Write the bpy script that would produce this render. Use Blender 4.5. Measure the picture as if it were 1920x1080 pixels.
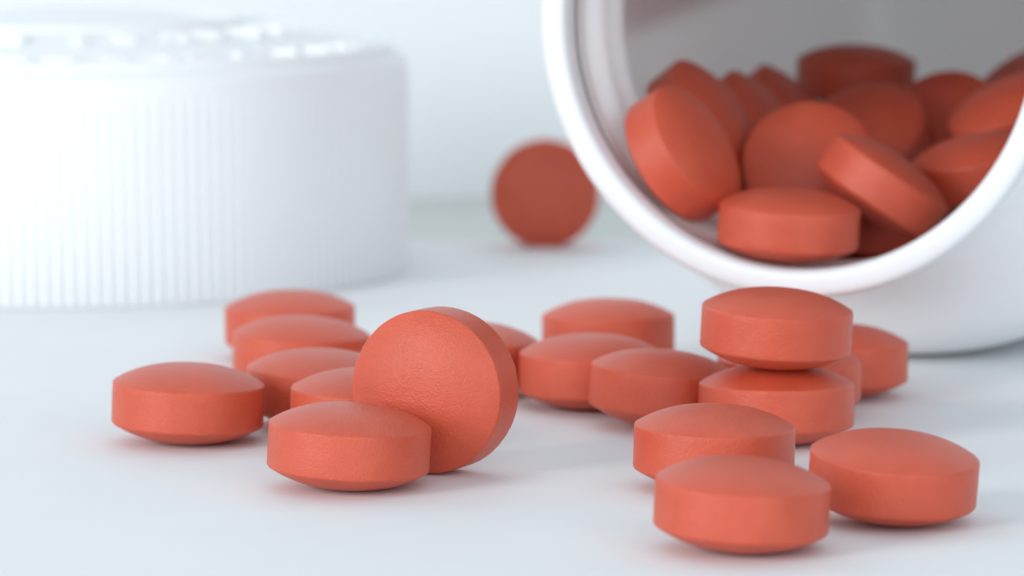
import bpy, bmesh, math, random
from mathutils import Vector, Matrix, noise

for o in list(bpy.data.objects):
    bpy.data.objects.remove(o, do_unlink=True)

# ------------------------------------------------------------------ camera, world, light, exposure
scene = bpy.context.scene
MM = 0.001                              # everything below is given in millimetres

cam_data = bpy.data.cameras.new('camera')
cam = bpy.data.objects.new('camera', cam_data)
scene.collection.objects.link(cam)
cam.location = (0.0, -260 * MM, 42 * MM)
cam.rotation_euler = (math.radians(90 - 6.873), 0, 0)
cam_data.sensor_width = 36.0
cam_data.lens = 36.0 * 7500 / 1920      # long macro lens
cam_data.clip_start = 0.005
cam_data.clip_end = 20.0
cam_data.dof.use_dof = True
cam_data.dof.focus_distance = 249 * MM
cam_data.dof.aperture_fstop = 50.0
cam_data.dof.aperture_blades = 0
scene.camera = cam

world = bpy.data.worlds.new('World')
scene.world = world
world.use_nodes = True
bg = world.node_tree.nodes['Background']
bg.inputs['Color'].default_value = (0.77, 0.895, 1.0, 1)
bg.inputs['Strength'].default_value = 0.50


def area_light(name, loc, target, sx, sy, power, color):
    d = bpy.data.lights.new(name, 'AREA')
    d.shape = 'RECTANGLE'
    d.size = sx * MM
    d.size_y = sy * MM
    d.energy = power
    d.color = color
    o = bpy.data.objects.new(name, d)
    scene.collection.objects.link(o)
    o.location = Vector(loc) * MM
    o.rotation_euler = (Vector(target) - Vector(loc)).to_track_quat('-Z', 'Y').to_euler()
    return o


# low, soft daylight: a window at the front left and the broad bright room behind the camera
area_light('window_light', (-960, -790, 370), (0, 0, 5), 440, 560, 9.8, (0.965, 0.985, 1.0))
area_light('room_light', (330, -1120, 430), (0, 0, 10), 1500, 800, 8.0, (0.84, 0.935, 1.0))

scene.view_settings.view_transform = 'Standard'
scene.view_settings.look = 'None'
scene.view_settings.gamma = 1.0
scene.view_settings.exposure = 0.0
scene.view_settings.use_curve_mapping = False
scene.render.engine = 'CYCLES'
scene.cycles.max_bounces = 10
scene.cycles.diffuse_bounces = 6
scene.cycles.use_denoising = True

random.seed(7)


# ------------------------------------------------------------------ helpers
def link(o, parent=None):
    scene.collection.objects.link(o)
    if parent is not None:
        o.parent = parent
    return o


def mesh_obj(name, verts, faces, mat, parent=None, smooth=True):
    me = bpy.data.meshes.new(name)
    me.from_pydata([tuple(c * MM for c in v) for v in verts], [], faces)
    me.update()
    bm = bmesh.new()
    bm.from_mesh(me)
    bmesh.ops.recalc_face_normals(bm, faces=bm.faces)
    bm.to_mesh(me)
    bm.free()
    if smooth:
        me.polygons.foreach_set('use_smooth', [True] * len(me.polygons))
    if mat:
        me.materials.append(mat)
    return link(bpy.data.objects.new(name, me), parent)


def empty(name, loc=(0, 0, 0), rot=None):
    e = bpy.data.objects.new(name, None)
    e.empty_display_size = 0.01
    link(e)
    e.location = Vector(loc) * MM
    if rot is not None:
        e.rotation_euler = rot
    return e


def tag(o, label=None, cat=None, group=None, kind=None):
    if label:
        o['label'] = label
    if cat:
        o['category'] = cat
    if group:
        o['group'] = group
    if kind:
        o['kind'] = kind
    return o


def lathe(profile, seg, closed=False):
    """profile: list of (r, z); a point with r == 0 becomes a pole."""
    verts, rings, faces = [], [], []
    for r, z in profile:
        if r <= 1e-9:
            rings.append([len(verts)])
            verts.append((0, 0, z))
        else:
            i0 = len(verts)
            for k in range(seg):
                a = 2 * math.pi * k / seg
                verts.append((r * math.cos(a), r * math.sin(a), z))
            rings.append(list(range(i0, i0 + seg)))
    n = len(rings)
    for i in range(n if closed else n - 1):
        a, b = rings[i], rings[(i + 1) % n]
        for k in range(seg):
            k2 = (k + 1) % seg
            if len(a) == 1 and len(b) == 1:
                continue
            if len(a) == 1:
                faces.append((a[0], b[k], b[k2]))
            elif len(b) == 1:
                faces.append((a[k], b[0], a[k2]))
            else:
                faces.append((a[k], b[k], b[k2], a[k2]))
    return verts, faces


def box(x0, x1, y0, y1, z0, z1):
    v = [(x, y, z) for x in (x0, x1) for y in (y0, y1) for z in (z0, z1)]
    f = [(0, 1, 3, 2), (4, 6, 7, 5), (0, 4, 5, 1), (2, 3, 7, 6), (0, 2, 6, 4), (1, 5, 7, 3)]
    return v, f


# ------------------------------------------------------------------ materials
def new_mat(name):
    m = bpy.data.materials.new(name)
    m.use_nodes = True
    nt = m.node_tree
    return m, nt, nt.nodes['Principled BSDF'], nt.nodes['Material Output']


def coords(nt, kind='Object'):
    return nt.nodes.new('ShaderNodeTexCoord').outputs[kind]


def noise_tex(nt, vec, scale, detail=2.0, rough=0.5):
    n = nt.nodes.new('ShaderNodeTexNoise')
    n.inputs['Scale'].default_value = scale
    n.inputs['Detail'].default_value = detail
    n.inputs['Roughness'].default_value = rough
    nt.links.new(vec, n.inputs['Vector'])
    return n.outputs['Fac']


def ramp(nt, fac, stops):
    r = nt.nodes.new('ShaderNodeValToRGB')
    e = r.color_ramp.elements
    while len(e) < len(stops):
        e.new(0.5)
    for el, (p, c) in zip(e, stops):
        el.position = p
        el.color = c if len(c) == 4 else (*c, 1)
    nt.links.new(fac, r.inputs['Fac'])
    return r.outputs['Color']


def math_node(nt, op, a, b):
    m = nt.nodes.new('ShaderNodeMath')
    m.operation = op
    for i, v in enumerate((a, b)):
        if isinstance(v, (int, float)):
            m.inputs[i].default_value = v
        else:
            nt.links.new(v, m.inputs[i])
    return m.outputs[0]


def bump(nt, height, strength, distance, prev=None):
    b = nt.nodes.new('ShaderNodeBump')
    b.inputs['Strength'].default_value = strength
    b.inputs['Distance'].default_value = distance
    nt.links.new(height, b.inputs['Height'])
    if prev is not None:
        nt.links.new(prev, b.inputs['Normal'])
    return b.outputs['Normal']


def tablet_material():
    m, nt, p, out = new_mat('red_film_coating')
    tc = coords(nt)
    info = nt.nodes.new('ShaderNodeObjectInfo')
    off = nt.nodes.new('ShaderNodeVectorMath')
    off.operation = 'MULTIPLY_ADD'
    off.inputs[1].default_value = (1, 1, 1)
    comb = nt.nodes.new('ShaderNodeCombineXYZ')
    for i in range(3):
        nt.links.new(math_node(nt, 'MULTIPLY', info.outputs['Random'], (0.31, 0.17, 0.23)[i]), comb.inputs[i])
    nt.links.new(tc, off.inputs[0])
    nt.links.new(comb.outputs[0], off.inputs[2])
    v = off.outputs[0]
    mott = noise_tex(nt, v, 420, 4, 0.6)
    col = ramp(nt, mott, [(0.3, (0.570, 0.080, 0.036)), (0.7, (0.630, 0.097, 0.046))])
    # tiny dark pits
    pit = nt.nodes.new('ShaderNodeTexVoronoi')
    pit.inputs['Scale'].default_value = 2300
    pit.inputs['Randomness'].default_value = 1.0
    nt.links.new(v, pit.inputs['Vector'])
    pm = ramp(nt, pit.outputs['Distance'], [(0.06, (0, 0, 0)), (0.16, (1, 1, 1))])
    keep = noise_tex(nt, v, 1300, 1)
    keep = ramp(nt, keep, [(0.46, (1, 1, 1)), (0.56, (0, 0, 0))])
    pitmask = math_node(nt, 'MAXIMUM', pm, keep)
    nt.links.new(col, p.inputs['Base Color'])
    rg = ramp(nt, mott, [(0.3, (0.36,) * 3), (0.7, (0.44,) * 3)])
    nt.links.new(rg, p.inputs['Roughness'])
    p.inputs['Specular IOR Level'].default_value = 0.5
    peel = noise_tex(nt, v, 8500, 2, 0.6)
    peel2 = noise_tex(nt, v, 2600, 2, 0.5)
    n1 = bump(nt, peel2, 0.4, 0.00005)
    n2 = bump(nt, peel, 0.8, 0.00006, n1)
    n3 = bump(nt, pitmask, 0.35, 0.00004, n2)
    nt.links.new(n3, p.inputs['Normal'])
    return m


def plastic(name, color, rough, translucent=0.0, sss=0.0):
    m, nt, p, out = new_mat(name)
    tc = coords(nt)
    f = noise_tex(nt, tc, 90, 4, 0.6)
    c0 = tuple(c * 0.975 for c in color)
    nt.links.new(ramp(nt, f, [(0.3, c0), (0.7, color)]), p.inputs['Base Color'])
    p.inputs['Roughness'].default_value = rough
    f2 = noise_tex(nt, tc, 700, 3, 0.6)
    nt.links.new(bump(nt, f2, 0.12, 0.00006), p.inputs['Normal'])
    if sss > 0:
        p.inputs['Subsurface Weight'].default_value = 1.0
        p.inputs['Subsurface Radius'].default_value = (1.0, 0.95, 0.9)
        p.inputs['Subsurface Scale'].default_value = sss
    if translucent > 0:
        tr = nt.nodes.new('ShaderNodeBsdfTranslucent')
        tr.inputs['Color'].default_value = (*color, 1)
        mx = nt.nodes.new('ShaderNodeMixShader')
        mx.inputs['Fac'].default_value = translucent
        nt.links.new(p.outputs[0], mx.inputs[1])
        nt.links.new(tr.outputs[0], mx.inputs[2])
        nt.links.new(mx.outputs[0], out.inputs['Surface'])
    return m


def paper_material():
    m, nt, p, out = new_mat('white_paper')
    tc = coords(nt)
    f = noise_tex(nt, tc, 60, 5, 0.6)
    nt.links.new(ramp(nt, f, [(0.3, (0.835, 0.84, 0.845)), (0.7, (0.86, 0.86, 0.86))]), p.inputs['Base Color'])
    p.inputs['Roughness'].default_value = 0.62
    p.inputs['Specular IOR Level'].default_value = 0.35
    g = noise_tex(nt, tc, 2600, 4, 0.65)
    g2 = noise_tex(nt, tc, 240, 3, 0.5)
    n1 = bump(nt, g, 0.28, 0.00005)
    nt.links.new(bump(nt, g2, 0.2, 0.00012, n1), p.inputs['Normal'])
    return m


def flat_material(name, c0, c1, scale, rough):
    m, nt, p, out = new_mat(name)
    f = noise_tex(nt, coords(nt), scale, 5, 0.6)
    nt.links.new(ramp(nt, f, [(0.3, c0), (0.7, c1)]), p.inputs['Base Color'])
    p.inputs['Roughness'].default_value = rough
    return m


M_TAB = tablet_material()
M_BOTTLE = plastic('white_bottle_plastic', (0.95, 0.955, 0.96), 0.36, sss=0.0018)
M_LIP = plastic('white_lip_plastic', (0.83, 0.84, 0.85), 0.40)
M_CAP = plastic('white_cap_plastic', (0.90, 0.905, 0.91), 0.42)
M_PAPER = paper_material()
M_TABLE = flat_material('grey_green_tabletop', (0.68, 0.71, 0.67), (0.72, 0.745, 0.70), 25, 0.6)
M_WALL = flat_material('white_wall_paint', (0.83, 0.85, 0.86), (0.85, 0.865, 0.87), 12, 0.8)
M_LABEL = plastic('red_label_print', (0.72, 0.16, 0.22), 0.5, translucent=0.55)

# ------------------------------------------------------------------ setting
v, f = box(-900, 900, -420, 172, -20.3, -0.3)
tag(mesh_obj('tabletop', v, f, M_TABLE, smooth=False), kind='structure')
v, f = box(-900, 900, 172, 190, -20.3, 900)
tag(mesh_obj('wall', v, f, M_WALL, smooth=False), kind='structure')


def build_paper():
    """a sheet of white paper, very slightly wavy at its far edge"""
    nx, ny = 60, 60
    x0, x1, y0, y1 = -380, 380, -330, 127
    verts, faces = [], []
    for layer in (0, 1):
        for j in range(ny + 1):
            for i in range(nx + 1):
                x = x0 + (x1 - x0) * i / nx
                y = y0 + (y1 - y0) * j / ny
                verts.append((x, y, -0.02 if layer == 0 else -0.26))
    def idx(l, i, j):
        return l * (nx + 1) * (ny + 1) + j * (nx + 1) + i
    for j in range(ny):
        for i in range(nx):
            faces.append((idx(0, i, j), idx(0, i + 1, j), idx(0, i + 1, j + 1), idx(0, i, j + 1)))
            faces.append((idx(1, i, j), idx(1, i, j + 1), idx(1, i + 1, j + 1), idx(1, i + 1, j)))
    for i in range(nx):
        faces.append((idx(0, i, ny), idx(0, i + 1, ny), idx(1, i + 1, ny), idx(1, i, ny)))
        faces.append((idx(0, i, 0), idx(1, i, 0), idx(1, i + 1, 0), idx(0, i + 1, 0)))
    for j in range(ny):
        faces.append((idx(0, 0, j), idx(0, 0, j + 1), idx(1, 0, j + 1), idx(1, 0, j)))
        faces.append((idx(0, nx, j), idx(1, nx, j), idx(1, nx, j + 1), idx(0, nx, j + 1)))
    return mesh_obj('paper_sheet', verts, faces, M_PAPER, smooth=False)


tag(build_paper(), 'white sheet of paper spread under the tablets, bottle and cap', 'paper')

# ------------------------------------------------------------------ bottle lying on its side
BODY_R = 26.75
bottle = empty('pill_bottle', (19.75, 22.0, BODY_R))
# local +Z of the lathe runs from the mouth into the bottle
axis = Vector((math.sin(math.radians(24)), math.cos(math.radians(24)), 0))
bottle.rotation_mode = 'QUATERNION'
bottle.rotation_quaternion = axis.to_track_quat('Z', 'Y')
tag(bottle, 'open white plastic bottle lying on its side, full of red tablets', 'bottle')


def arc(cx, cz, r, a0, a1, n):
    return [(cx + r * math.cos(math.radians(a0 + (a1 - a0) * i / n)),
             cz + r * math.sin(math.radians(a0 + (a1 - a0) * i / n))) for i in range(n + 1)]


def bez(p0, p1, p2, p3, n):
    out = []
    for i in range(n + 1):
        t = i / n
        s = 1 - t
        out.append(tuple(s**3 * a + 3 * s * s * t * b + 3 * s * t * t * c + t**3 * d
                         for a, b, c, d in zip(p0, p1, p2, p3)))
    return out


BL = 88.0
outer = [(18.7, 2.6), (18.7, 7.0)] + bez((18.7, 7.5), (18.7, 17.0), (BODY_R, 14.5), (BODY_R, 28.0), 28)
outer += [(BODY_R, z) for z in (40, 55, 70)] + bez((BODY_R, BL - 5), (BODY_R, BL - 1), (BODY_R - 2, BL), (BODY_R - 5, BL), 8)
outer += [(10, BL), (0, BL)]
inner = [(0, BL - 1.2), (10, BL - 1.2), (BODY_R - 5, BL - 1.2)]
inner += bez((BODY_R - 5, BL - 1.2), (BODY_R - 2.5, BL - 1.2), (BODY_R - 1.1, BL - 2), (BODY_R - 1.1, BL - 6), 6)[1:]
inner += [(BODY_R - 1.1, z) for z in (70, 55, 40)]
inner += bez((BODY_R - 1.1, 28.5), (BODY_R - 1.1, 14.8), (17.9, 18.4), (17.85, 10.4), 28)
inner += [(17.8, 8.6), (17.6, 8.1), (17.6, 6.9), (17.8, 6.4), (17.9, 5.0), (17.9, 4.2), (17.6, 3.9), (17.6, 2.6)]
v, f = lathe(outer + inner, 160)
mesh_obj('body', v, f, M_BOTTLE, bottle)
# rolled lip round the mouth
lip = [(17.75, 2.7), (17.65, 2.4)] + bez((17.5, 1.8), (17.42, 0.5), (17.5, 0.0), (18.1, 0.0), 8) \
    + [(18.5, 0.0)] + bez((18.8, 0.0), (19.3, 0.05), (19.5, 0.3), (19.5, 0.8), 8) \
    + [(19.45, 1.6), (19.1, 2.3), (18.7, 2.75)]
v, f = lathe(lip, 160, closed=True)
mesh_obj('lip', v, f, M_LIP, bottle)

# paper label wrapped round the far side of the body; its red print glows faintly through the wall
nu, nv = 60, 12
lv, lf = [], []
for layer in (0, 1):
    rr = BODY_R + (0.16, 0.06)[layer]
    for j in range(nv + 1):
        zz = 31.0 + 49.0 * j / nv
        a0 = math.radians(-6.8 + (zz - 31.0) * 0.21)
        for i in range(nu + 1):
            a = a0 + (math.radians(158) - a0) * i / nu
            lv.append((rr * math.cos(a), rr * math.sin(a), zz))
N = (nu + 1) * (nv + 1)
for j in range(nv):
    for i in range(nu):
        k = j * (nu + 1) + i
        lf.append((k, k + 1, k + nu + 2, k + nu + 1))
        lf.append((N + k, N + k + nu + 1, N + k + nu + 2, N + k + 1))
for i in range(nu):
    lf.append((i, N + i, N + i + 1, i + 1))
    k = nv * (nu + 1) + i
    lf.append((k, k + 1, N + k + 1, N + k))
for j in range(nv):
    k = j * (nu + 1)
    lf.append((k, k + nu + 1, N + k + nu + 1, N + k))
    k += nu
    lf.append((k, N + k, N + k + nu + 1, k + nu + 1))
lab = mesh_obj('label', lv, lf, M_LABEL, bottle)
lab['label'] = 'red printed label on the upper far side of the bottle'

# ------------------------------------------------------------------ cap standing on its rim
CR, CH = 31.0, 19.8
cap = empty('bottle_cap', (-40.4, 104.5, 0.0))
tag(cap, 'white ribbed screw cap with raised lugs on top, standing behind the tablets', 'cap')
def dome(r):
    return max(0.0, 3.9 * (1 - (r / 27.9) ** 2))


side = [(CR - 1.6, 0.0), (CR - 0.12, 0.0), (CR - 0.12, CH - 2.2)]
side += bez((CR - 0.12, CH - 2.0), (CR - 0.12, CH - 0.6), (CR - 0.5, CH), (CR - 1.9, CH), 8)
side += [(CR - 3, CH), (CR - 3, CH - 1.2), (CR - 1.9, CH - 2.0), (CR - 1.7, 0.4)]
v, f = lathe(side, 200, closed=True)
mesh_obj('side_wall', v, f, M_CAP, cap)
top = [(0, CH - 1.3), (CR - 3.05, CH - 1.3), (CR - 3.05, CH - 0.02)] + [(r, CH + dome(r)) for r in (27, 25, 22, 19, 16, 12, 8, 4, 0)]
v, f = lathe(top, 160)
mesh_obj('top_plate', v, f, M_CAP, cap)
for rr, ww, hh in ((28.9, 0.7, 0.8), (15.5, 0.5, 0.5)):
    zz = CH + dome(rr + ww)
    ring = [(rr - ww, zz - 0.1)] + bez((rr - ww, zz + 0.1), (rr - ww, zz + hh * 1.3), (rr + ww, zz + hh * 1.3), (rr + ww, zz + 0.1), 8) + [(rr + ww, zz - 0.1)]
    v, f = lathe(ring, 160, closed=True)
    mesh_obj('raised_ring', v, f, M_CAP, cap)
# vertical ribs
NR = 180
w, d = 0.30, 0.07
rv = [(CR - 0.2, -w, 0.1), (CR - 0.12 + d, -w * .55, 0.2), (CR - 0.12 + d, w * .55, 0.2), (CR - 0.2, w, 0.1),
      (CR - 0.2, -w, CH - 1.6), (CR - 0.12 + d, -w * .55, CH - 2.4), (CR - 0.12 + d, w * .55, CH - 2.4), (CR - 0.2, w, CH - 1.6)]
rf = [(0, 1, 5, 4), (1, 2, 6, 5), (2, 3, 7, 6), (4, 5, 6, 7), (0, 3, 2, 1)]
rib = mesh_obj('rib', rv, rf, M_CAP, cap, smooth=False)
for k in range(1, NR):
    c = rib.copy()
    link(c)
    c.parent = cap
    c.rotation_euler = (0, 0, 2 * math.pi * k / NR)
# moulded relief on the top: two rings of short raised strokes
def strokes(r0, r1, n, pool):
    protos = []
    for q in range(pool):
        verts, faces = [], []
        for _ in range(random.randint(2, 3)):
            if random.random() < 0.5:
                a, w2 = random.uniform(-1.1, 1.1), 0.42
                x0, x1, y0, y1 = r0 + random.uniform(-.3, .2), r1 + random.uniform(-.3, .1), a - w2, a + w2
            else:
                a = random.uniform(r0 + 0.4, r1 - 0.4)
                x0, x1, y0, y1 = a - 0.42, a + 0.42, -1.35 + random.uniform(-.2, .2), 1.35 + random.uniform(-.2, .2)
            hh = random.uniform(0.3, 0.55)
            bv, bf = box(x0, x1, y0, y1, CH + dome(r1) - random.uniform(0.3, 0.6), CH + dome((r0 + r1) / 2) + hh)
            k = len(verts)
            verts += bv
            faces += [tuple(i + k for i in ff) for ff in bf]
        protos.append(mesh_obj('raised_stroke', verts, faces, M_CAP, cap, smooth=False))
    for k in range(n):
        o = protos[k] if k < pool else random.choice(protos).copy()
        if k >= pool:
            link(o)
            o.parent = cap
        o.rotation_euler = (0, 0, 2 * math.pi * (k + random.uniform(-.1, .1)) / n)


strokes(23.6, 27.6, 38, 8)
strokes(17.2, 20.8, 26, 6)

# ------------------------------------------------------------------ tablets
TR, TB, TD = 5.0, 1.35, 1.22           # radius, half band, dome height


def tablet_mesh(name, seed):
    fil = 0.12
    prof = [(0.0, TB + TD)]
    for i in range(1, 27):
        r = (TR - fil * 0.9) * (i / 26) ** 0.9
        prof.append((r, TB + TD * (1 - (r / TR) ** 2.6)))
    ra, za = prof[-1]
    for i in range(1, 7):
        t = i / 6
        u = 1 - t
        prof.append((u * u * ra + 2 * u * t * TR + t * t * TR, u * u * za + 2 * u * t * (TB + 0.01) + t * t * (TB - fil)))
    prof += [(TR, TB * k) for k in (0.6, 0.3, 0.0)]
    full = prof + [(r, -z) for r, z in reversed(prof[:-1])]
    v, f = lathe(full, 128)
    out = []
    off = Vector((seed * 17.3, seed * 5.1, seed * 9.7))
    for x, y, z in v:
        p = Vector((x, y, z))
        r = math.hypot(x, y)
        # pressed-powder unevenness, a little stronger on the sharp edge
        edge = max(0.0, 1 - abs(abs(z) - TB) / 0.35) * (1 if r > TR - 0.5 else 0)
        n1 = noise.noise(p * 0.55 + off)
        n2 = noise.noise(p * 2.6 + off)
        n3 = noise.noise(p * 7.0 + off)
        k = 1 + 0.0035 * n1 + 0.0012 * n2 + edge * (-0.009 * max(0, n3) - 0.006 * max(0, n2))
        out.append((x * k, y * k, z * k))
    me_o = mesh_obj(name, out, f, M_TAB)
    return me_o


TABLETS = {
    'L': ((-21.53, 3.08, 2.59), (0.042, -0.000, 0.999)),
    'A': ((-10.10, -14.92, 2.60), (0.052, -0.000, 0.999)),
    'S': ((-4.87, -8.90, 5.23), (-0.411, -0.912, 0.020)),
    'P4': ((-9.60, 0.95, 2.58), (0.018, -0.000, 1.000)),
    'P5': ((-13.13, 10.43, 2.58), (0.026, -0.000, 1.000)),
    'P6': ((-15.28, 28.12, 2.59), (0.035, -0.000, 0.999)),
    'P7': ((-17.00, 43.90, 2.57), (-0.009, -0.000, 1.000)),
    'P8': ((-3.14, 24.81, 2.58), (0.018, -0.000, 1.000)),
    'P10': ((5.50, 18.33, 2.57), (0.000, -0.000, 1.000)),
    'P11': ((10.27, 9.56, 2.64), (0.087, 0.018, 0.996)),
    'P12': ((7.25, 38.79, 2.59), (-0.005, 0.035, 0.999)),
    'Q': ((17.54, 2.67, 2.59), (0.000, 0.035, 0.999)),
    'M': ((19.21, 14.72, 2.58), (0.018, -0.000, 1.000)),
    'P15': ((23.36, 23.80, 2.57), (0.009, -0.000, 1.000)),
    'F': ((12.52, -15.20, 2.58), (0.023, -0.000, 1.000)),
    'C': ((13.07, -35.74, 2.60), (0.052, -0.018, 0.999)),
    'B': ((22.52, -26.77, 2.66), (0.065, -0.079, 0.995)),
    'R': ((3.17, 122.40, 5.04), (-0.020, -0.999, 0.030)),
    'T': ((17.46, 1.79, 7.79), (0.051, -0.035, 0.998)),
    'b1': ((12.55, 32.04, 16.71), (0.742, -0.421, 0.521)),
    'b2': ((22.56, 42.46, 14.69), (-0.121, -0.856, 0.503)),
    'b3': ((27.38, 34.28, 14.11), (0.552, -0.030, 0.833)),
    'b4': ((20.00, 27.47, 11.93), (0.052, -0.035, 0.998)),
    'b5': ((35.35, 40.90, 14.73), (-0.201, -0.101, 0.974)),
    'b6': ((39.10, 51.36, 17.96), (-0.426, -0.203, 0.882)),
    'b7': ((35.10, 62.17, 15.75), (-0.406, -0.760, 0.507)),
    'b8': ((28.98, 76.72, 19.43), (0.020, -0.050, 0.999)),
    'b9': ((28.24, 57.12, 15.65), (-0.305, -0.610, 0.732)),
    'b10': ((14.72, 47.30, 17.78), (0.720, -0.350, 0.600)),
    'b11': ((19.29, 57.26, 16.29), (0.741, -0.300, 0.601)),
    'b12': ((22.63, 67.61, 16.24), (0.723, -0.251, 0.643)),
    'b13': ((43.47, 69.63, 19.11), (-0.405, -0.203, 0.891)),
    'b14': ((29.44, 47.16, 9.83), (0.050, -0.099, 0.994)),
    'b15': ((29.17, 74.61, 13.28), (0.050, -0.202, 0.978)),
    'f1': ((25.46, 48.16, 5.04), (0.099, 0.099, 0.990)),
    'f7': ((17.83, 48.97, 10.51), (0.301, -0.301, 0.904)),
}
LABELS = {
    'L': 'red tablet lying alone at the far left end of the tablets',
    'A': 'red tablet lying flat in front of the tablet that stands on edge',
    'S': 'large round red tablet standing on its edge in front, dimpled face turned to the camera',
    'P4': 'red tablet mostly hidden, squeezed in just left of the standing tablet',
    'P5': 'shaded red tablet right behind the leftmost tablet, second nearest of the left row',
    'P6': 'blurred red tablet in the left row, directly in front of the rearmost one',
    'P7': 'blurred red tablet nearest the cap, rearmost of the left row',
    'P8': 'shadowed red tablet peeking out behind the right edge of the standing tablet',
    'P10': 'red tablet in the middle, overlapped on its right by a tilted tablet',
    'P11': 'tilted red tablet with its right side low, left of the two stacked tablets',
    'P12': 'blurred red tablet in the middle, rearmost before the bottle mouth',
    'Q': 'red tablet at the bottom of the stack, carrying another tablet',
    'M': 'red tablet hidden behind the stack, only its right edge showing',
    'P15': 'red tablet right of the stack, nearest the underside of the bottle',
    'F': 'red tablet right behind the nearest tablet, on its left',
    'C': 'nearest red tablet, lowest in the picture',
    'B': 'red tablet at the front right, rightmost of those on the paper',
    'R': 'blurred round red tablet standing upright far back, between cap and bottle',
    'T': 'red tablet lying on top of another, top of the stack under the bottle mouth',
    'b1': 'red tablet leaning on the left wall just inside the bottle mouth',
    'b2': 'red tablet facing the mouth in the middle of the bottle, behind the front two',
    'b3': 'slanted bright red tablet just inside the bottle mouth, leaning down to the right',
    'b4': 'red tablet lying flat on the lower lip inside the bottle mouth',
    'b5': 'red tablet inside the bottle between the slanted one and the right lip',
    'b6': 'red tablet inside the bottle at the right, tilted up against the right wall',
    'b7': 'dim red tablet inside the bottle behind the two at the right wall',
    'b8': 'dark red tablet lying on top of the heap deep in the bottle',
    'b9': 'dim red tablet inside the bottle behind the slanted one, right of the one facing out',
    'b10': 'dark red tablet directly behind the one leaning on the left wall of the bottle',
    'b11': 'dark red tablet deep in the bottle, left one of a pair with tops showing',
    'b12': 'dark red tablet deep in the bottle, right one of a pair with tops showing',
    'b13': 'dark red tablet at the right edge of the picture, deep in the bottle',
    'b14': 'dark red tablet in the gap under the slanted tablet inside the bottle',
    'b15': 'dark red tablet in the bottle just beneath the one on top of the heap',
    'f1': 'dark red tablet low in the bottle, glimpsed just right of the flat one',
    'f7': 'dark red tablet in the bottle, glimpsed behind the left leaning one, near the floor',
}
SCALE = {'S': 1.04, 'R': 1.04, 'Q': 1.03, 'b4': 1.02, 'L': 1.01, 'A': 1.01}
variants = [tablet_mesh('tablet', s) for s in range(4)]
keys = list(TABLETS)
for i, k in enumerate(keys):
    (x, y, z), n = TABLETS[k]
    o = variants[i] if i < 4 else variants[i % 4].copy()
    if i >= 4:
        link(o)
    o.rotation_mode = 'QUATERNION'
    q = Vector(n).to_track_quat('Z', 'Y')
    spin = Matrix.Rotation(random.uniform(0, 6.28), 4, 'Z').to_quaternion()
    o.rotation_quaternion = q @ spin
    o.location = Vector((x, y, z)) * MM
    o.scale = (SCALE.get(k, 1.0),) * 3
    inside = k[0] in 'bf'
    tag(o, LABELS[k], 'tablet',
        'tablets inside the bottle' if inside else 'tablets scattered on the paper')
